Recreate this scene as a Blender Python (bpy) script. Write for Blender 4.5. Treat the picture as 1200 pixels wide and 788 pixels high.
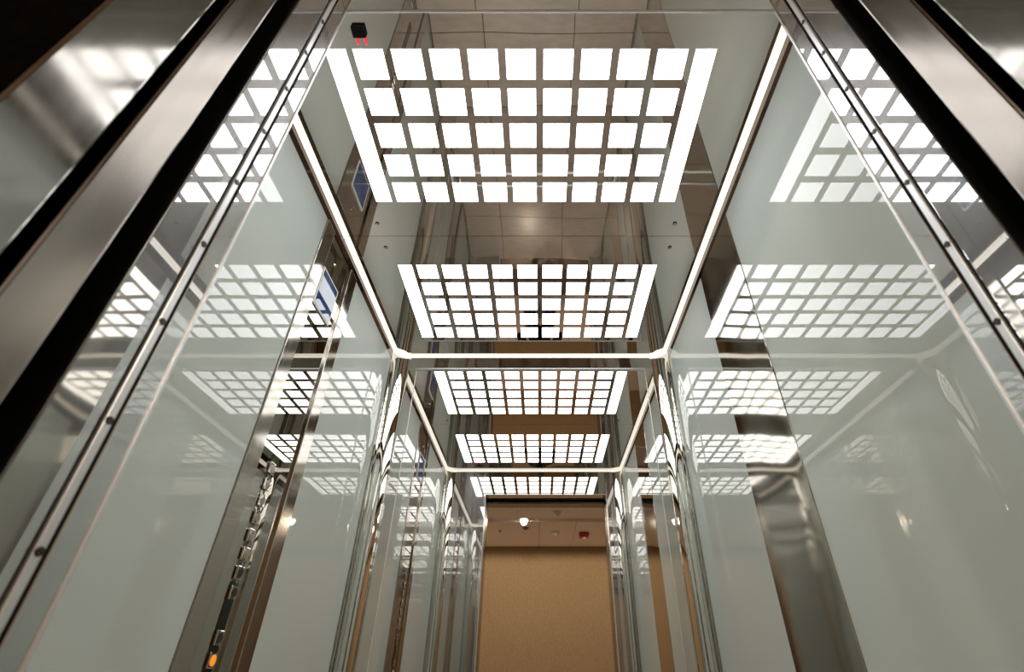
import bpy, bmesh, math, random
from mathutils import Vector, Matrix
random.seed(4)
for o in list(bpy.data.objects): bpy.data.objects.remove(o, do_unlink=True)
S = bpy.context.scene
C = S.collection
PI = math.pi

# ------------------------------------------------------------------ camera, world, exposure
# 1200x788 frame, focal length 587 px, looking up 34.8 degrees from a low position in the lift doorway
CZ = 0.955
cd = bpy.data.cameras.new('camera'); cam = bpy.data.objects.new('camera', cd); C.objects.link(cam)
cd.sensor_fit = 'HORIZONTAL'; cd.sensor_width = 36.0; cd.lens = 587 / 1200 * 36
cd.shift_x = -33 / 1200
cd.clip_start = 0.01
cam.location = (0, 0, CZ); cam.rotation_euler = (math.radians(90 + 34.8), 0, 0)
cd.dof.use_dof = True; cd.dof.focus_distance = 2.3; cd.dof.aperture_fstop = 4.5
S.camera = cam
w = bpy.data.worlds.new('world'); S.world = w; w.use_nodes = True
w.node_tree.nodes['Background'].inputs[0].default_value = (0, 0, 0, 1)
w.node_tree.nodes['Background'].inputs[1].default_value = 0.0
S.view_settings.view_transform = 'Standard'; S.view_settings.look = 'None'
S.view_settings.gamma = 1; S.view_settings.use_curve_mapping = False
S.view_settings.exposure = 0.0
S.cycles.max_bounces = 18; S.cycles.glossy_bounces = 14; S.cycles.diffuse_bounces = 5
S.cycles.transmission_bounces = 4
S.cycles.use_denoising = True
S.cycles.sample_clamp_indirect = 12
LAMP = 4.4          # radiance of the ceiling diffusers
COVE = 0.92         # radiance of the cove strip

# ------------------------------------------------------------------ measures (metres)
XL, XR = -0.767, 0.663        # faces of the side wall glass
YF, YR = 0.51, 2.265          # inner faces of the front return and of the rear wall
HC = 2.40                     # ceiling
DL, DR = -0.438, 0.530        # door opening
RC = 0.075                    # radius of the hollow corner columns
GT = 2.335                    # top of the wall glass
HH, HCEIL, HY = 2.20, 2.45, -2.515   # car header, hall ceiling, hall wall

# ------------------------------------------------------------------ materials
def mat(name, col, rough=0.5, metal=0.0, emit=None, estr=0.0, spec=0.5, ior=1.5):
    m = bpy.data.materials.new(name); m.use_nodes = True
    b = m.node_tree.nodes['Principled BSDF']
    b.inputs['Base Color'].default_value = (*col, 1); b.inputs['Roughness'].default_value = rough
    b.inputs['Metallic'].default_value = metal; b.inputs['IOR'].default_value = ior
    b.inputs['Specular IOR Level'].default_value = spec
    if emit:
        b.inputs['Emission Color'].default_value = (*emit, 1); b.inputs['Emission Strength'].default_value = estr
    return m
def nodes(m): return m.node_tree.nodes, m.node_tree.links, m.node_tree.nodes['Principled BSDF']
def wavy(m, scale, strength, dist=0.01, stretch=(1, 1, 1)):
    n, l, b = nodes(m)
    tc = n.new('ShaderNodeTexCoord'); mp = n.new('ShaderNodeMapping'); nz = n.new('ShaderNodeTexNoise'); bu = n.new('ShaderNodeBump')
    mp.inputs['Scale'].default_value = stretch
    nz.inputs['Scale'].default_value = scale; nz.inputs['Detail'].default_value = 0.5
    bu.inputs['Strength'].default_value = strength; bu.inputs['Distance'].default_value = dist
    l.new(tc.outputs['Object'], mp.inputs['Vector']); l.new(mp.outputs['Vector'], nz.inputs['Vector'])
    l.new(nz.outputs['Fac'], bu.inputs['Height']); l.new(bu.outputs['Normal'], b.inputs['Normal'])
    return m
def speckle(m, c1, c2, scale, detail=4, stretch=(1, 1, 1)):
    n, l, b = nodes(m)
    tc = n.new('ShaderNodeTexCoord'); mp = n.new('ShaderNodeMapping'); nz = n.new('ShaderNodeTexNoise'); rp = n.new('ShaderNodeValToRGB')
    mp.inputs['Scale'].default_value = stretch
    nz.inputs['Scale'].default_value = scale; nz.inputs['Detail'].default_value = detail
    rp.color_ramp.elements[0].position = 0.3; rp.color_ramp.elements[1].position = 0.7
    rp.color_ramp.elements[0].color = (*c1, 1); rp.color_ramp.elements[1].color = (*c2, 1)
    l.new(tc.outputs['Object'], mp.inputs['Vector']); l.new(mp.outputs['Vector'], nz.inputs['Vector'])
    l.new(nz.outputs['Fac'], rp.inputs['Fac']); l.new(rp.outputs['Color'], b.inputs['Base Color'])
    return m
def brushed(m, stretch, amount=0.08):
    n, l, b = nodes(m)
    r0 = b.inputs['Roughness'].default_value
    tc = n.new('ShaderNodeTexCoord'); mp = n.new('ShaderNodeMapping'); nz = n.new('ShaderNodeTexNoise'); mr = n.new('ShaderNodeMapRange')
    mp.inputs['Scale'].default_value = stretch; nz.inputs['Scale'].default_value = 60; nz.inputs['Detail'].default_value = 3
    mr.inputs['To Min'].default_value = max(0.02, r0 - amount); mr.inputs['To Max'].default_value = r0 + amount
    l.new(tc.outputs['Object'], mp.inputs['Vector']); l.new(mp.outputs['Vector'], nz.inputs['Vector'])
    l.new(nz.outputs['Fac'], mr.inputs['Value']); l.new(mr.outputs['Result'], b.inputs['Roughness'])
    return m
def hazy(name, col, r1, r2, f):      # polished steel with a rougher lobe mixed in to imitate a veil of glare
    m = mat(name, col, r1, 1); n, l, b = nodes(m)
    b2 = n.new('ShaderNodeBsdfPrincipled'); b2.inputs['Base Color'].default_value = (*col, 1); b2.inputs['Metallic'].default_value = 1
    b2.inputs['Roughness'].default_value = r2
    mx = n.new('ShaderNodeMixShader'); mx.inputs['Fac'].default_value = f
    l.new(b.outputs['BSDF'], mx.inputs[1]); l.new(b2.outputs['BSDF'], mx.inputs[2]); l.new(mx.outputs['Shader'], n['Material Output'].inputs['Surface'])
    return m
STEEL = (0.70, 0.68, 0.645)
M = {}
M['ceil_mirror'] = wavy(mat('polished ceiling steel', (0.66, 0.625, 0.59), 0.012, 1), 2.6, 0.10, 0.02)
M['mirror'] = mat('mirror polished rear steel', (0.80, 0.785, 0.755), 0.0, 1)
M['polished'] = mat('polished steel', STEEL, 0.01, 1)
M['jamb'] = hazy('hazy polished jamb steel', (0.66, 0.655, 0.65), 0.02, 0.32, 0.22)
M['face'] = mat('dark polished faceplate', (0.50, 0.48, 0.435), 0.008, 1)
M['bead'] = mat('satin edge bead', (0.80, 0.83, 0.86), 0.38, 0.7)
M['painted_reflection'] = mat('dark bronze trim', (0.15, 0.105, 0.075), 0.05, 1)  # polished wall trim; its dark reflection is put into the brown base colour
M['column'] = mat('polished column steel', (0.66, 0.645, 0.60), 0.015, 1)
M['band'] = wavy(mat('polished band steel', (0.53, 0.505, 0.455), 0.06, 1), 3.0, 0.16, 0.02)
M['satin'] = brushed(mat('satin steel', (0.42, 0.39, 0.35), 0.24, 1), (1, 1, 0.03))
M['brush'] = brushed(mat('brushed steel', (0.30, 0.28, 0.26), 0.09, 1), (1, 1, 0.03), 0.04)
M['stile'] = brushed(mat('satin stile steel', (0.46, 0.43, 0.39), 0.10, 1), (1, 1, 0.03), 0.04)
M['brush2'] = brushed(mat('dull brushed steel', (0.27, 0.24, 0.215), 0.20, 1), (1, 1, 0.03))
M['strip'] = mat('pale satin strip', (0.84, 0.87, 0.90), 0.35, 0.65)
M['glass'] = mat('white back painted glass', (0.585, 0.64, 0.60), 0.0, 0, ior=1.62)
M['lamp'] = mat('lit white diffuser', (0.9, 0.9, 0.9), 0.4, 0, (0.985, 0.995, 1.0), LAMP)
M['cove'] = mat('lit cream cove strip', (0.85, 0.82, 0.75), 0.4, 0, (1.0, 0.955, 0.87), COVE)
M['black'] = mat('black void', (0.006, 0.006, 0.006), 0.8, spec=0.1)
M['rubber'] = mat('black rubber', (0.01, 0.01, 0.01), 0.6, spec=0.2)
M['granite'] = speckle(mat('black stone', (0.01, 0.01, 0.01), 0.9, spec=0.0), (0.002, 0.002, 0.002), (0.004, 0.0035, 0.003), 60)
M['tile'] = speckle(mat('beige stone tile', (0.5, 0.42, 0.34), 0.22), (0.60, 0.51, 0.44), (0.68, 0.59, 0.515), 9, 6, (1, 3, 1))
M['grout'] = mat('brown grout', (0.16, 0.12, 0.09), 0.8)
M['paper'] = speckle(mat('tan wallpaper', (0.5, 0.3, 0.15), 0.75, spec=0.2), (0.33, 0.225, 0.125), (0.39, 0.275, 0.16), 45, 5, (1, 1, 0.6))
M['hceil'] = mat('warm white paint', (0.90, 0.82, 0.75), 0.8, spec=0.2)
M['hside'] = mat('beige paint', (0.55, 0.40, 0.26), 0.8, spec=0.2)
M['white'] = mat('white plastic', (0.82, 0.80, 0.76), 0.4)
M['dark'] = mat('dark metal', (0.05, 0.04, 0.035), 0.4, 0.6)
M['red'] = mat('red plastic', (0.45, 0.02, 0.02), 0.35)
M['redlight'] = mat('red light bar', (0.5, 0.0, 0.0), 0.4, 0, (1.0, 0.01, 0.04), 1.6)
M['amber'] = mat('lit amber button', (0.5, 0.2, 0.0), 0.4, 0, (1.0, 0.30, 0.02), 0.7)
M['downlight'] = mat('lit downlight lens', (1, 1, 1), 0.4, 0, (1.0, 0.87, 0.68), 40)
M['blackglass'] = mat('black glass', (0.008, 0.008, 0.008), 0.08)
M['number'] = mat('pale number print', (0.62, 0.58, 0.5), 0.5)
M['screen'] = speckle(mat('blue picture screen', (0.1, 0.2, 0.6), 0.03, 0, (0.3, 0.5, 1.0), 0.42), (0.02, 0.05, 0.16), (0.14, 0.22, 0.42), 14, 2)
n_, l_, b_ = nodes(M['screen']); l_.new(b_.inputs['Base Color'].links[0].from_socket, b_.inputs['Emission Color'])
l_.remove(b_.inputs['Base Color'].links[0]); b_.inputs['Base Color'].default_value = (.006, .008, .014, 1)

# ------------------------------------------------------------------ helpers
def mesh_obj(name, bm, m, parent=None, smooth=False):
    me = bpy.data.meshes.new(name); bm.normal_update(); bm.to_mesh(me); bm.free()
    me.materials.append(m)
    if smooth:
        for p in me.polygons: p.use_smooth = True
    o = bpy.data.objects.new(name, me); C.objects.link(o)
    if parent: o.parent = parent
    return o
def add_box(bm, x0, x1, y0, y1, z0, z1, bev=0.0, seg=2):
    b2 = bmesh.new()
    bmesh.ops.create_cube(b2, size=1, matrix=Matrix.Translation(((x0+x1)/2, (y0+y1)/2, (z0+z1)/2)) @ Matrix.Diagonal((abs(x1-x0), abs(y1-y0), abs(z1-z0), 1)))
    if bev: bmesh.ops.bevel(b2, geom=b2.edges[:], offset=bev, segments=seg, profile=0.5, affect='EDGES')
    me = bpy.data.meshes.new('tmp'); b2.to_mesh(me); b2.free(); bm.from_mesh(me); bpy.data.meshes.remove(me)
def box(name, x0, x1, y0, y1, z0, z1, m, parent=None, bev=0.0, seg=2):
    bm = bmesh.new(); add_box(bm, x0, x1, y0, y1, z0, z1, bev, seg)
    return mesh_obj(name, bm, m, parent)
def add_cyl(bm, c, axis, r, h, n=24, r2=None):
    z = Vector((0, 0, 1)); rot = z.rotation_difference(Vector(axis)).to_matrix().to_4x4()
    bmesh.ops.create_cone(bm, cap_ends=True, segments=n, radius1=r, radius2=r if r2 is None else r2, depth=h, matrix=Matrix.Translation(c) @ rot)
def cyl(name, c, axis, r, h, m, parent=None, n=24, r2=None):
    bm = bmesh.new(); add_cyl(bm, c, axis, r, h, n, r2); return mesh_obj(name, bm, m, parent)
def tag(o, label, cat, kind=None, group=None):
    o['label'] = label; o['category'] = cat
    if kind: o['kind'] = kind
    if group: o['group'] = group
    return o
def empty(name, loc, label, cat, kind=None, group=None):
    o = bpy.data.objects.new(name, None); C.objects.link(o); o.location = loc; o.empty_display_size = 0.1
    return tag(o, label, cat, kind, group)
def under(parent, *objs):            # parent keeping world position (parent only translated)
    for o in objs:
        o.parent = parent; o.matrix_parent_inverse = Matrix.Translation(-Vector(parent.location))
def copy_of(o, loc, parent):
    c = o.copy(); C.objects.link(c); c.location = loc; c.parent = parent
    c.matrix_parent_inverse = o.matrix_parent_inverse.copy(); return c

# ------------------------------------------------------------------ cab floor: stone tiles on a bed
fl = tag(box('floor', XL - .03, XR + .03, 0.40, YR + .03, -0.05, -0.004, M['grout']), 'beige stone tile floor of the lift cab', 'floor', 'structure')
xs = [XL, -0.40, 0.24, XR]; ys = [0.46, 1.08, 1.70, YR]; g = 0.0025
for i in range(3):
    for j in range(3):
        box('tile', xs[i] + g, xs[i+1] - g, ys[j] + g, ys[j+1] - g, -0.004, 0.0, M['tile'], fl, 0.001, 1)

# ------------------------------------------------------------------ ceiling: backing plate, two polished light panels
tag(box('ceiling', XL - .03, XR + .03, 0.40, YR + .03, 2.425, 2.45, M['black']), 'dark backing plate above the polished ceiling panels', 'ceiling', 'structure')
GX0 = -0.5975; BW = 0.0575; SX0 = -0.5205; PX = 0.1061; SW = 0.083; BX1 = 0.4325; SH = 0.0850; PY = 0.11265
def light_panel(y0, y1, gy, label):
    t = empty('ceiling_light_panel', (0, (y0+y1)/2, HC), label, 'ceiling light', None, 'gridded ceiling light panels')
    gy1 = gy + 4*PY + SH
    holes = [(GX0, GX0 + BW, gy, gy1), (BX1, BX1 + BW, gy, gy1)]
    holes += [(SX0 + i*PX, SX0 + i*PX + SW, gy + j*PY, gy + j*PY + SH) for i in range(9) for j in range(5)]
    ex = sorted({XL - .02, XR + .02} | {round(v, 6) for h in holes for v in h[:2]})
    ey = sorted({y0, y1} | {round(v, 6) for h in holes for v in h[2:]})
    def hole(cx, cy): return any(h[0] < cx < h[1] and h[2] < cy < h[3] for h in holes)
    bm = bmesh.new(); vs = {}
    def V(i, j, z): 
        k = (i, j, z)
        if k not in vs: vs[k] = bm.verts.new((ex[i], ey[j], HC + z))
        return vs[k]
    nx, ny = len(ex) - 1, len(ey) - 1
    full = [[not hole((ex[i]+ex[i+1])/2, (ey[j]+ey[j+1])/2) for j in range(ny)] for i in range(nx)]
    th = 0.003
    for i in range(nx):
        for j in range(ny):
            if not full[i][j]: continue
            bm.faces.new((V(i,j,0), V(i,j+1,0), V(i+1,j+1,0), V(i+1,j,0)))
            bm.faces.new((V(i,j,th), V(i+1,j,th), V(i+1,j+1,th), V(i,j+1,th)))
            for (a, b, di, dj) in (((i,j),(i+1,j),0,-1), ((i+1,j),(i+1,j+1),1,0), ((i+1,j+1),(i,j+1),0,1), ((i,j+1),(i,j),-1,0)):
                p, q = i+di, j+dj
                if not (0 <= p < nx and 0 <= q < ny and full[p][q]):
                    bm.faces.new((V(*a,0), V(*b,0), V(*b,th), V(*a,th)))
    under(t, mesh_obj('polished_sheet', bm, M['ceil_mirror']))
    e = 0.0008
    proto = None
    for (a, b, c, d) in holes[2:]:
        ctr = ((a+b)/2, (c+d)/2, HC)
        if proto is None:
            bm = bmesh.new(); add_box(bm, -SW/2 - .002, SW/2 + .002, -SH/2 - .002, SH/2 + .002, .0032, .006)
            add_box(bm, -SW/2 + e, SW/2 - e, -SH/2 + e, SH/2 - e, .0004, .0032)
            proto = mesh_obj('diffuser', bm, M['lamp']); proto.location = ctr; under(t, proto)
        else: copy_of(proto, ctr, t)
    for (a, b, c, d) in holes[:2]:
        o = box('bar_diffuser', a + e, b - e, c + e, d - e, HC + .0004, HC + .006, M['lamp']); under(t, o)
        o['label'] = 'long narrow lit bar beside the squares'
    return t
p1 = light_panel(0.40, 1.3905, 0.6852, 'polished ceiling panel with lit square grid above the lift doorway')
p2 = light_panel(1.3925, YR + .02, 1.5557, 'polished ceiling panel with lit square grid against the rear wall')
def ceiling_screw(par, x, y):
    a = cyl('screw', (x, y, HC - .001), (0, 0, 1), .0075, .003, M['dark'], None, 16)
    b = cyl('screw_head', (x, y, HC - .003), (0, 0, 1), .0042, .002, M['polished'], None, 12)
    under(par, a); b.parent = a
ceiling_screw(p1, -.622, 1.325); ceiling_screw(p1, .514, 1.325); ceiling_screw(p2, -.622, 1.453); ceiling_screw(p2, .522, 1.453)

# ------------------------------------------------------------------ lit cove strip around the ceiling
def cove_profile(leg, drop):    # hollow quarter section: offsets (towards room, down)
    pts = []
    for k in range(7):
        a = PI/2 * k/6
        pts.append((leg - leg*math.sin(a), drop - drop*math.cos(a)))
    return pts            # from (leg,0) on the ceiling to (0,leg) on the wall
def sweep(name, path, par):   # path: list of (x, y, nx, ny, leg), n points into the room
    bm = bmesh.new(); rows = []
    for (x, y, nx, ny, leg) in path:
        pr = cove_profile(leg, min(leg, LEG))
        row = [bm.verts.new((x + nx*a, y + ny*a, HC - .001 - b)) for a, b in pr]
        row.append(bm.verts.new((x, y, HC - .001)))
        rows.append(row)
    for r0, r1 in zip(rows, rows[1:]):
        n = len(r0)
        for k in range(n): bm.faces.new((r0[k], r0[(k+1) % n], r1[(k+1) % n], r1[k]))
    bm.faces.new(rows[0]); bm.faces.new(list(reversed(rows[-1])))
    bmesh.ops.recalc_face_normals(bm, faces=bm.faces[:])
    o = mesh_obj(name, bm, M['cove']); under(par, o); return o
cv = empty('cove_light', ((XL+XR)/2, (YF+YR)/2, HC), 'glowing cream strip running round the edge of the lift ceiling', 'cove light')
LEG = 0.0165; E0 = 0.002
x0, x1, y0, y1 = XL + E0, XR - E0, YF + E0, YR - E0 - .0005
sweep('side_strip', [(x0, y0 + RC, 1, 0, LEG), (x0, 1.39, 1, 0, LEG)], cv); sweep('side_strip', [(x0, 1.394, 1, 0, LEG), (x0, y1 - RC, 1, 0, LEG)], cv)
sweep('side_strip', [(x1, y0 + RC, -1, 0, LEG), (x1, 1.39, -1, 0, LEG)], cv); sweep('side_strip', [(x1, 1.394, -1, 0, LEG), (x1, y1 - RC, -1, 0, LEG)], cv)
sweep('end_strip', [(x0 + RC, y1, 0, -1, LEG*.85), (x1 - RC, y1, 0, -1, LEG*.85)], cv)
sweep('end_strip', [(x0 + RC, y0, 0, 1, LEG*.85), (x1 - RC, y0, 0, 1, LEG*.85)], cv)
for (cx, cy, a0) in ((x0 + RC, y1 - RC, 90), (x1 - RC, y1 - RC, 0), (x0 + RC, y0 + RC, 180), (x1 - RC, y0 + RC, 270)):
    pth = []
    for k in range(13):
        a = math.radians(a0 + 90*k/12); leg = LEG + .022*math.sin(PI*k/12)
        pth.append((cx + RC*math.cos(a), cy + RC*math.sin(a), -math.cos(a), -math.sin(a), leg))
    sweep('corner_piece', pth, cv)

# ------------------------------------------------------------------ side walls: steel backing, white glass panels
wl = tag(box('wall_left', XL - .03, XL - .008, YF, YR + .03, 0, HC + .02, M['polished']), 'left lift wall of polished steel faced with white glass', 'wall', 'structure')
wr = tag(box('wall_right', XR + .008, XR + .03, YF, YR + .03, 0, HC + .02, M['polished']), 'right lift wall of polished steel faced with white glass', 'wall', 'structure')
CP0, CP1 = 1.245, 1.578      # operating panel on the left wall
BD0, BD1 = 1.222, 1.560      # polished band on the right wall
for (a, b) in ((YF + RC + .006, CP0 - .001), (CP1 + .001, YR - RC - .006)):
    box('glass_panel', XL - .008, XL, a, b, .10, GT, M['glass'], wl, .0012, 2)
for (a, b) in ((YF + RC + .006, BD0 - .001), (BD1 + .001, YR - RC - .006)):
    box('glass_panel', XR, XR + .008, a, b, .10, GT, M['glass'], wr, .0012, 2)
b = box('steel_band', XR - .002, XR + .008, BD0, BD1, .10, GT, M['band'], wr, .002, 2); b['label'] = 'polished vertical steel band between the glass panels'
for (w_, a, c) in ((wl, XL - .008, XL + .0005), (wr, XR - .0005, XR + .008)):
    for (p, q) in ((YF + RC + .004, 1.3905), (1.3925, YR - RC - .004)): box('top_trim', a, c, p, q, GT + .0005, 2.3835, M['painted_reflection'], w_)
box('kick_plate', XL - .008, XL, YF + RC, YR - RC, 0, .098, M['satin'], wl); box('kick_plate', XR, XR + .008, YF + RC, YR - RC, 0, .098, M['satin'], wr)

# rear wall: polished border and a large mirror panel
wb = tag(box('wall_rear', XL - .03, XR + .03, YR, YR + .03, 0, HC + .02, M['polished']), 'rear lift wall of polished steel carrying a mirror panel', 'wall', 'structure')
mp = box('mirror_panel', -.648, .549, YR - .004, YR, .10, 2.311, M['mirror'], wb, .0022, 2)

bm = bmesh.new()           # sloping head strip above the mirror, its lower edge standing a little proud
vv = [bm.verts.new(p) for x in (XL + RC, XR - RC) for p in ((x, YR - .0125, 2.3165), (x, YR - .001, HC - .001), (x, YR + .001, HC - .001), (x, YR + .001, 2.3165))]
for q in ((0, 1, 5, 4), (1, 2, 6, 5), (2, 3, 7, 6), (3, 0, 4, 7), (3, 2, 1, 0), (4, 5, 6, 7)): bm.faces.new([vv[i] for i in q])
bmesh.ops.recalc_face_normals(bm, faces=bm.faces[:]); mesh_obj('head_strip', bm, M['polished'], wb)
box('panel_edge', -.651, .552, YR - .0136, YR, 2.309, 2.316, M['bead'], wb, .001, 1)
for a, c in ((-.650, -.648), (.549, .551)): box('panel_edge', a, c, YR - .005, YR, .10, 2.309, M['bead'], wb)
# hollow polished corner columns
def column(name, cx, cy, a0, label):
    bm = bmesh.new(); rows = []
    N = 28
    for k in range(N + 1):
        a = math.radians(a0 + 90*k/N)
        p = (cx + RC*math.cos(a), cy + RC*math.sin(a)); q = (cx + (RC+.003)*math.cos(a), cy + (RC+.003)*math.sin(a))
        rows.append([bm.verts.new((*p, 0)), bm.verts.new((*p, HC - .002)), bm.verts.new((*q, HC - .002)), bm.verts.new((*q, 0))])
    for r0, r1 in zip(rows, rows[1:]):
        for k in range(4): bm.faces.new((r0[k], r1[k], r1[(k+1) % 4], r0[(k+1) % 4]))
    bm.faces.new(rows[0]); bm.faces.new(list(reversed(rows[-1])))
    bmesh.ops.recalc_face_normals(bm, faces=bm.faces[:])
    o = mesh_obj(name, bm, M['column'])
    o.data.shade_smooth(); o.data.set_sharp_from_angle(angle=math.radians(40))
    return tag(o, label, 'corner column', 'structure')
column('trim_1', XL + RC, YR - RC, 90, 'hollow polished corner column between left and rear walls')
column('trim_2', XR - RC, YR - RC, 0, 'hollow polished corner column between right and rear walls')
column('trim_3', XL + RC, YF + RC, 180, 'hollow polished corner column between left wall and door')
column('trim_4', XR - RC, YF + RC, 270, 'hollow polished corner column between right wall and door')

# ------------------------------------------------------------------ front of the cab: returns, header, jamb strips, doors
JY = [0.2235, 0.297, 0.312, 0.367, 0.400, 0.456, 0.478, YF]   # depth of every edge seen in the door reveal
def bev_panel(name, *a, **k): return box(name, *a, **k)
tag(box('wall_front_left', XL - .03, DL, JY[6], JY[7], 0, HC + .02, M['jamb'], None, .0006, 1), 'polished steel return beside the lift doorway, control panel side', 'wall', 'structure')
tag(box('wall_front_right', DR, XR + .03, JY[6], JY[7], 0, HC + .02, M['jamb'], None, .0006, 1), 'narrow polished steel return beside the lift doorway', 'wall', 'structure')
hd = tag(box('trim_5', DL, DR, 0.385, JY[7], HH, HC + .02, M['polished'], None, .0006, 1), 'polished steel header above the lift doorway', 'header', 'structure')
box('edge_bead', DL, DR, JY[7] - .004, JY[7] + .0015, HH - .002, HH + .001, M['bead'], hd, .0008, 1)
for k, (sx, X, nm) in enumerate(((1, DL, 'control panel side'), (-1, DR, 'plain wall side'))):
    out = X - sx*.36
    # slim strip screwed along the jamb, with black seals each side
    st = tag(box('trim_%d' % (6 + k), min(X, X - sx*.03), max(X, X - sx*.03), JY[5] + .0065, JY[6] - .005, 0, HH - .02, M['strip'], None, .001, 1),
             'pale screwed strip along the lift door jamb, ' + nm, 'jamb strip', 'structure')
    for (a, c) in ((JY[5], JY[5] + .0065), (JY[6] - .005, JY[6])):
        box('seal', min(X - sx*.004, X - sx*.03), max(X - sx*.004, X - sx*.03), a, c, 0, HH, M['rubber'], st)
    z = 0.175; yc = (JY[5] + JY[6])/2
    while z < 2.1:
        s = cyl('screw', (X + sx*.0004, yc, z), (1, 0, 0), .0042, .0022, M['dark'], st, 14)
        z += .125
    tag(box('door_%d' % (1 + k), min(X, out), max(X, out), JY[4], JY[5], 0.005, HH + .05, M['jamb'], None, .0015, 2),
        'polished lift car door slid open, ' + nm, 'door', 'structure')
    tag(box('door_%d' % (3 + k), min(X, out), max(X, out), JY[2], JY[3], 0.005, HH + .05, M['brush2'], None, .0035, 3),
        'dull brushed landing door slid open, ' + nm, 'door', 'structure')
    tag(box('trim_%d' % (8 + k), min(X, X - sx*.006), max(X, X - sx*.006), JY[0], JY[1], 0, 2.175, M['brush'], None, .0025, 3),
        'brushed steel landing door frame, ' + nm, 'door frame', 'structure')
    box('edge_bead', min(X - sx*.001, X + sx*.002), max(X - sx*.001, X + sx*.002), JY[7] - .004, JY[7] + .0015, 0, HH, M['bead'], st, .0008, 1)
    # dark cavity behind the doors
    tag(box('wall_cavity_%d' % (1 + k), X - sx*.40, X - sx*.37, JY[1], JY[6], 0, 2.45, M['black']), 'dark shaft wall behind the open doors, ' + nm, 'wall', 'structure')
tag(box('trim_10', DL, DR, JY[0], .34, 2.175, 2.28, M['brush2'], None, .002, 2), 'brushed steel head of the landing door frame', 'header', 'structure')
tag(box('trim_11', DL - .37, DR + .37, .33, .40, HH + .06, 2.45, M['black']), 'dark door track above the lift doorway', 'door track', 'structure')
box('sill', DL - .3, DR + .3, JY[1], .46, -.03, -.002, M['satin'], fl)

# ------------------------------------------------------------------ control panel on the left wall
cp = empty('control_panel', (XL, (CP0+CP1)/2, 0.10), 'tall polished control panel with screen and floor buttons on lift wall', 'control panel')
SW_ = .066
def cpart(name, *a, **k): o = box(name, *a, **k); under(cp, o); return o
cpart('faceplate', XL - .008, XL - .003, CP0 + SW_, CP1 - SW_, .10, GT, M['face'])
for (a, c) in ((CP0, CP0 + SW_), (CP1 - SW_, CP1)):
    o = cpart('stile', XL - .008, XL + .005, a, c, .10, GT, M['stile'], None, .002, 3); o['label'] = 'satin steel stile'
FP = XL - .003
sc_ = cpart('screen_frame', FP, FP + .005, 1.320, 1.466, 2.014, 2.176, M['white'], None, .002, 2); sc_['label'] = 'white screen frame'
o = box('screen', FP + .005, FP + .0056, 1.328, 1.458, 2.022, 2.168, M['screen'], sc_)
for yy in (1.389,):
    under(cp, cyl('screw', (FP + .003, yy, 2.244), (1, 0, 0), .007, .006, M['polished'], None, 16, .004))
cpart('button_strip', FP, FP + .0015, 1.372, 1.410, .60, 1.165, M['blackglass'])
def text_mesh(s, size):
    cu = bpy.data.curves.new('t', 'FONT'); cu.body = s; cu.size = size; cu.align_x = 'CENTER'; cu.align_y = 'CENTER'; cu.extrude = .0002
    ob = bpy.data.objects.new('t', cu); C.objects.link(ob)
    dg = bpy.context.evaluated_depsgraph_get(); me = bpy.data.meshes.new_from_object(ob.evaluated_get(dg))
    bpy.data.objects.remove(ob); bpy.data.curves.remove(cu); return me
bz = [1.46 - .0455*k for k in range(8)] + [1.045, 1.0]
for k, z in enumerate(bz):
    lit = k == 9
    bo = cpart('button', FP + .0015, FP + .007, 1.375, 1.407, z - .016, z + .016, M['polished'] if not lit else M['polished'], None, .002, 2)
    f = cyl('button_face', (FP + .0074, 1.391, z), (1, 0, 0), .0115, .0012, M['amber'] if lit else (M['dark'] if z < 1.2 else M['satin']), bo, 20)
    if lit: bo['label'] = 'lit amber button'

# ------------------------------------------------------------------ handrail on the rear wall
hr = empty('handrail', (-.052, YR - .004, .922), 'round steel handrail fixed across the rear mirror panel', 'handrail')
bm = bmesh.new(); RY = YR - .054; pts = []
xa, xb = -.625, .523
for k in range(7): a = PI/2*k/6; pts.append((xa + .03 - .03*math.cos(a), YR - .006 - (.048 - .03) - .03*math.sin(a) if k else YR - .006 - .018))
pl = [(xa, YR - .005)] + pts + [(-2*.052 - p[0], p[1]) for p in reversed(pts)] + [(-2*.052 - xa, YR - .005)]
rr = .011; prev = None
for i, (px, py) in enumerate(pl):
    a = Vector(pl[max(0, i-1)]); c = Vector(pl[min(len(pl)-1, i+1)]); d = (c - a).normalized(); n = Vector((-d.y, d.x))
    ring = [bm.verts.new((px + n.x*rr*math.cos(t*PI/8), py + n.y*rr*math.cos(t*PI/8), .922 + rr*math.sin(t*PI/8))) for t in range(16)]
    if prev:
        for t in range(16): bm.faces.new((prev[t], prev[(t+1) % 16], ring[(t+1) % 16], ring[t]))
    prev = ring
bmesh.ops.recalc_face_normals(bm, faces=bm.faces[:])
under(hr, mesh_obj('rail', bm, M['strip'], None, True))
for bx in (-.575, .468):
    under(hr, cyl('bracket', (bx, YR - .029, .916), (0, 1, 0), .006, .048, M['polished'], None, 16))

# ------------------------------------------------------------------ small sensor on the ceiling near the door
sn = empty('ceiling_sensor', (-.487, .645, HC), 'small black ceiling sensor with two glowing red bars', 'sensor')
under(sn, box('housing', -.505, -.470, .622, .652, HC - .014, HC, M['rubber'], None, .003, 2))
for x in (-.499, -.476):
    o = box('light_bar', x - .0016, x + .0016, .652, .672, HC - .006, HC - .001, M['redlight'], None, .001, 1); under(sn, o); o['label'] = 'glowing red bar'

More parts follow.
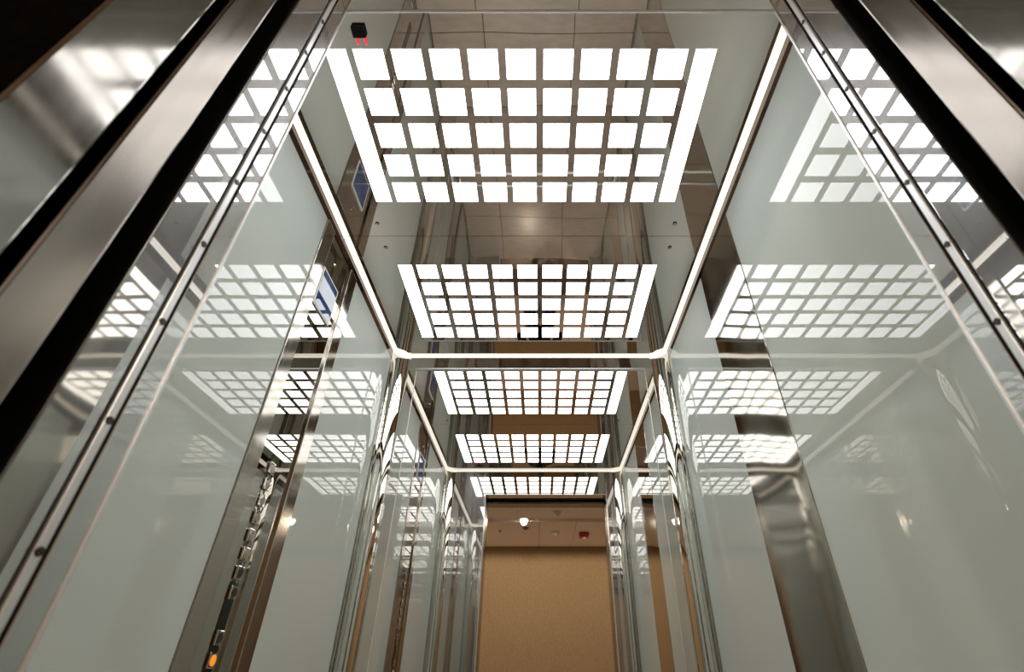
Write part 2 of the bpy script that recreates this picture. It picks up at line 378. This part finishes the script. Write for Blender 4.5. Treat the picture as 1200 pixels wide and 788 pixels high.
# ------------------------------------------------------------------ the hall outside
HX0, HX1 = -2.6, 2.6
tag(box('floor_hall', HX0, HX1, HY, JY[1], -.05, -.004, M['grout']), 'beige stone tile floor of the lift hall', 'floor', 'structure')
fh = bpy.data.objects['floor_hall']
bm = bmesh.new(); add_box(bm, -.3 + g, .3 - g, -.3 + g, .3 - g, -.004, 0); tp = mesh_obj('tile', bm, M['tile'], fh); tp.location = (HX0 + .3, HY + .3, 0)
for i in range(9):
    for j in range(5):
        if i == j == 0: continue
        x, y = HX0 + .3 + .6*i, HY + .3 + .6*j
        if x > HX1 or y + .3 > JY[1] + .05: continue
        c = tp.copy(); C.objects.link(c); c.location = (x, y, 0); c.parent = fh
tag(box('wall_hall_back', HX0, HX1, HY - .05, HY, 0, HCEIL + .1, M['paper']), 'tan papered hall wall facing the lift', 'wall', 'structure')
tag(box('wall_hall_left', HX0 - .05, HX0, HY, .24, 0, HCEIL + .1, M['hside']), 'beige end wall of the hall, control panel side', 'wall', 'structure')
tag(box('wall_hall_right', HX1, HX1 + .05, HY, .24, 0, HCEIL + .1, M['hside']), 'beige end wall of the hall, plain lift wall side', 'wall', 'structure')
bm = bmesh.new()
add_box(bm, HX0, DL - .006, JY[0], JY[1], 0, HCEIL + .1); add_box(bm, DR + .006, HX1, JY[0], JY[1], 0, HCEIL + .1)
add_box(bm, DL - .006, DR + .006, JY[0], JY[1], 2.28, HCEIL + .1)
tag(mesh_obj('wall_hall_front', bm, M['granite']), 'black stone hall wall around the lift doorway', 'wall', 'structure')
# hall ceiling: boards either side of a recessed light slot
G0, G1 = -1.285, -1.135
ch = tag(box('ceiling_hall', HX0, HX1, HY, .24, HCEIL + .07, HCEIL + .1, M['hceil']), 'warm white hall ceiling with a recessed light slot', 'ceiling', 'structure')
xe = [HX0, -1.46, -.25, .96, HX1]
for a, c in zip(xe, xe[1:]): box('ceiling_board', a + .002, c - .002, G1, .24, HCEIL, HCEIL + .07, M['hceil'], ch)
xe = [HX0, -1.21, -.01, .41, 1.19, HX1]
for a, c in zip(xe, xe[1:]): box('ceiling_board', a + .002, c - .002, HY, G0, HCEIL, HCEIL + .07, M['hceil'], ch)
zs = HCEIL + .012
for x, where in ((-1.58, 'added out of view towards the hall end on the control panel side'), (-.18, 'in front of the sprinkler head'), (1.22, 'added out of view towards the hall end beyond the red alarm')):  # the outer two are unseen, added to light the hall
    d = empty('downlight', (x, -1.21, zs), 'round warm white hall downlight ' + where, 'downlight', None, 'hall downlights')
    under(d, cyl('can', (x, -1.21, HCEIL + .04), (0, 0, 1), .05, .06, M['white'], None, 32), cyl('trim_ring', (x, -1.21, zs - .004), (0, 0, 1), .055, .008, M['white'], None, 32), cyl('lens', (x, -1.21, zs - .011), (0, 0, 1), .038, .008, M['downlight'], None, 32))
    ld = bpy.data.lights.new('downlight_lamp', 'SPOT'); ld.energy = 46; ld.color = (1.0, .87, .71); ld.spot_size = math.radians(178); ld.spot_blend = .1; ld.shadow_soft_size = .035
    lo = bpy.data.objects.new('downlight_lamp', ld); C.objects.link(lo); lo.location = (x, -1.21, zs - .03); under(d, lo)
sp = empty('sprinkler', (-.169, -1.543, HCEIL), 'dark pendant sprinkler head on the hall ceiling', 'sprinkler')
under(sp, cyl('escutcheon', (-.169, -1.543, HCEIL - .004), (0, 0, 1), .034, .008, M['dark']), cyl('stem', (-.169, -1.543, HCEIL - .03), (0, 0, 1), .008, .05, M['dark']), cyl('deflector', (-.169, -1.543, HCEIL - .056), (0, 0, 1), .018, .003, M['dark']))
d = empty('indicator_eye', (-.475, -1.66, HCEIL), 'small white ceiling disc with dark eye in the hall', 'sensor')
under(d, cyl('disc', (-.475, -1.66, HCEIL - .004), (0, 0, 1), .030, .008, M['white']), cyl('eye', (-.475, -1.66, HCEIL - .012), (0, 0, 1), .011, .012, M['rubber']))
for (x, y, lb) in ((.184, -1.743, 'white smoke detector between sprinkler and red alarm'), (.183, -.90, 'white smoke detector near the lift door head')):
    d = empty('smoke_detector', (x, y, HCEIL), lb, 'smoke detector', None, 'hall smoke detectors')
    under(d, cyl('base', (x, y, HCEIL - .008), (0, 0, 1), .055, .016, M['white'], None, 32), cyl('head', (x, y, HCEIL - .03), (0, 0, 1), .026, .03, M['white'], None, 32, .046))
d = empty('fire_alarm', (.525, -1.784, HCEIL), 'square red fire alarm with small white light on hall ceiling', 'alarm')
under(d, box('housing', .470, .580, -1.84, -1.73, HCEIL - .055, HCEIL, M['red'], None, .012, 3))
under(d, cyl('strobe', (.530, -1.775, HCEIL - .062), (0, 0, 1), .016, .016, M['white'], None, 16, .020))

# ------------------------------------------------------------------ the person kneeling in the doorway with a camera (seen in the polished ceiling)
M['skin'] = mat('skin', (0.50, 0.30, 0.20), 0.5); M['shirt'] = mat('black shirt cloth', (0.012, 0.012, 0.014), 0.85, spec=0.2)
M['jeans'] = mat('dark blue trousers', (0.025, 0.03, 0.05), 0.85, spec=0.2); M['hair'] = mat('dark brown hair', (0.02, 0.013, 0.009), 0.5)
M['campl'] = mat('black camera body', (0.012, 0.012, 0.012), 0.4); M['shoe'] = mat('dark shoe leather', (0.03, 0.022, 0.018), 0.5)
co, si = math.cos(math.radians(34.8)), math.sin(math.radians(34.8))
def ax(t, x=0.0, up=0.0): return Vector((x, -t*co - up*si, CZ - t*si + up*co))      # along the camera axis, behind the lens
HEADC = ax(.285, 0, .035)
def capsule_chain(bm, pts):         # overlapping tapered rounded pieces, merged afterwards into one skin
    for (p, r), (q, r2) in zip(pts, pts[1:]):
        p, q = Vector(p), Vector(q); n = max(2, int((q - p).length/(min(r, r2)*.35)))
        for k in range(n + 1):
            f = k/n; bmesh.ops.create_icosphere(bm, subdivisions=2, radius=r + (r2 - r)*f, matrix=Matrix.Translation(p.lerp(q, f)))
def blob(bm, c, sx, sy, sz, rot=None):
    bmesh.ops.create_icosphere(bm, subdivisions=3, radius=1, matrix=Matrix.Translation(c) @ (rot or Matrix.Identity(4)) @ Matrix.Diagonal((sx, sy, sz, 1)))
RX = Matrix.Rotation(math.radians(34.8), 4, 'X')
def H(x, y, z): return HEADC + (RX.to_3x3() @ Vector((x, y, z)))
bm = bmesh.new()
capsule_chain(bm, [((0, -.63, .27), .125), ((0, -.59, .42), .115), ((0, -.53, .56), .125), ((0, -.50, .64), .10)])
for s_ in (-1, 1):
    capsule_chain(bm, [((s_*.06, -.58, .40), .085), ((s_*.07, -.53, .56), .095), ((s_*.10, -.49, .64), .07)])
    capsule_chain(bm, [((0, -.48, .67), .07), ((s_*.17, -.47, .655), .060)])
    capsule_chain(bm, [((s_*.18, -.47, .65), .056), ((s_*.225, -.34, .47), .043)])
    capsule_chain(bm, [((s_*.225, -.34, .47), .042), ((s_*.105, -.165, .77), .026)])
    capsule_chain(bm, [((s_*.08, -.62, .24), .095), ((s_*.14, -.24, .085), .062)])
    capsule_chain(bm, [((s_*.14, -.24, .075), .060), ((s_*.13, -.45, .068), .058), ((s_*.12, -.68, .055), .040)])
    capsule_chain(bm, [((s_*.12, -.70, .060), .042), ((s_*.12, -.83, .045), .034), ((s_*.12, -.88, .04), .026)])
    # hand: palm beside the camera body, four unequal bent fingers over its front, thumb behind
    w0 = Vector((s_*.105, -.165, .77)); pc = ax(.135, s_*.088, -.015)
    capsule_chain(bm, [(w0, .025), (w0.lerp(pc, .6), .023), (pc, .021)])
    capsule_chain(bm, [(ax(.14, s_*.086, -.045), .016), (ax(.14, s_*.088, .02), .016)])
    for i, (u, ln) in enumerate(((.030, .92), (.010, 1.0), (-.010, .95), (-.030, .75))):
        k1 = ax(.125, s_*.090, u); k2 = ax(.125 - .040*ln, s_*.088, u + .002); k3 = ax(.125 - .043*ln, s_*(.088 - .026*ln), u + .003); k4 = ax(.125 - .036*ln, s_*(.088 - .044*ln), u + .003)
        capsule_chain(bm, [(k1, .0095), (k2, .0088), (k3, .0082), (k4, .0072)])
    capsule_chain(bm, [(ax(.15, s_*.086, -.02), .012), (ax(.168, s_*.066, .0), .0105), (ax(.165, s_*.042, .010), .009)])
capsule_chain(bm, [((0, -.48, .69), .058), (H(0, -.03, -.085), .055)])
blob(bm, H(0, -.012, .018), .076, .096, .098, RX); blob(bm, H(0, .022, -.048), .058, .066, .066, RX); blob(bm, H(0, .060, -.080), .026, .024, .022, RX)
capsule_chain(bm, [(H(0, .084, .012), .009), (H(0, .098, -.022), .014)])
capsule_chain(bm, [(H(-.022, .078, -.056), .009), (H(.022, .078, -.056), .009)])
for s_ in (-1, 1):
    blob(bm, H(s_*.078, -.012, -.008), .010, .020, .033, RX)
    capsule_chain(bm, [(H(s_*.014, .082, .028), .010), (H(s_*.046, .070, .028), .010)])
body = mesh_obj('body', bm, M['skin'])
md = body.modifiers.new('merge', 'REMESH'); md.mode = 'VOXEL'; md.voxel_size = .006
m2 = body.modifiers.new('soft', 'SMOOTH'); m2.factor = .5; m2.iterations = 3
me = bpy.data.meshes.new_from_object(body.evaluated_get(bpy.context.evaluated_depsgraph_get()))
body.modifiers.clear(); body.data = me
me.materials.clear()
for k in ('skin', 'shirt', 'jeans', 'shoe'): me.materials.append(M[k])
hl = [ax(.125, s_*.085, 0) for s_ in (-1, 1)]
for p in me.polygons:
    c = p.center; p.use_smooth = True
    if (c - HEADC).length < .155 and c.z > .665: p.material_index = 0
    elif min((c - h).length for h in hl) < .085: p.material_index = 0
    elif c.y < -.665 and c.z < .12: p.material_index = 3
    elif c.z < .34 and not (c.z > .30 and c.y > -.45 and abs(c.x) > .16): p.material_index = 2
    else: p.material_index = 1
pr = empty('person', (0, -.5, 0), 'person in black shirt kneeling in the doorway holding a camera', 'person')
under(pr, body)
bm = bmesh.new(); blob(bm, H(0, -.020, .028), .083, .102, .100, RX)
cut = [v for v in bm.verts if (lambda q: q.y > .045 and q.z < .055 or q.z < -.055 or (q.y > .0 and q.z < .01))(RX.to_3x3().transposed() @ (v.co - HEADC))]
bmesh.ops.delete(bm, geom=cut, context='VERTS')
hairo = mesh_obj('hair', bm, M['hair'], None, True); under(pr, hairo)
sm = hairo.modifiers.new('thick', 'SOLIDIFY'); sm.thickness = .008
for s_ in (-1, 1):
    e = bmesh.new(); bmesh.ops.create_icosphere(e, subdivisions=2, radius=.011, matrix=Matrix.Translation(H(s_*.030, .072, .012)))
    under(pr, mesh_obj('eye', e, M['white'], None, True))
dev = empty('photo_camera', ax(.125), 'black camera held up to the face of the kneeling person', 'camera')
def orient(o): o.matrix_world = Matrix.Translation(ax(0)) @ Matrix.Rotation(math.radians(34.8), 4, 'X'); return o
def devp(name, bmx, m): o = orient(mesh_obj(name, bmx, m)); mw = o.matrix_world.copy(); o.parent = dev; o.matrix_parent_inverse = Matrix.Translation(-Vector(dev.location)); o.matrix_basis = mw
bm = bmesh.new(); add_box(bm, -.068, .068, -.155, -.105, -.050, .040, .008, 3); devp('camera_body', bm, M['campl'])
bm = bmesh.new(); add_box(bm, -.026, .026, -.160, -.100, .040, .062, .008, 2); devp('viewfinder', bm, M['campl'])
bm = bmesh.new(); add_cyl(bm, (0, -.075, 0), (0, 1, 0), .035, .06, 32); add_cyl(bm, (0, -.036, 0), (0, 1, 0), .040, .022, 32); devp('lens', bm, M['campl'])
bm = bmesh.new(); add_cyl(bm, (.045, -.125, .046), (0, 0, 1), .008, .012, 16); devp('shutter_button', bm, M['dark'])
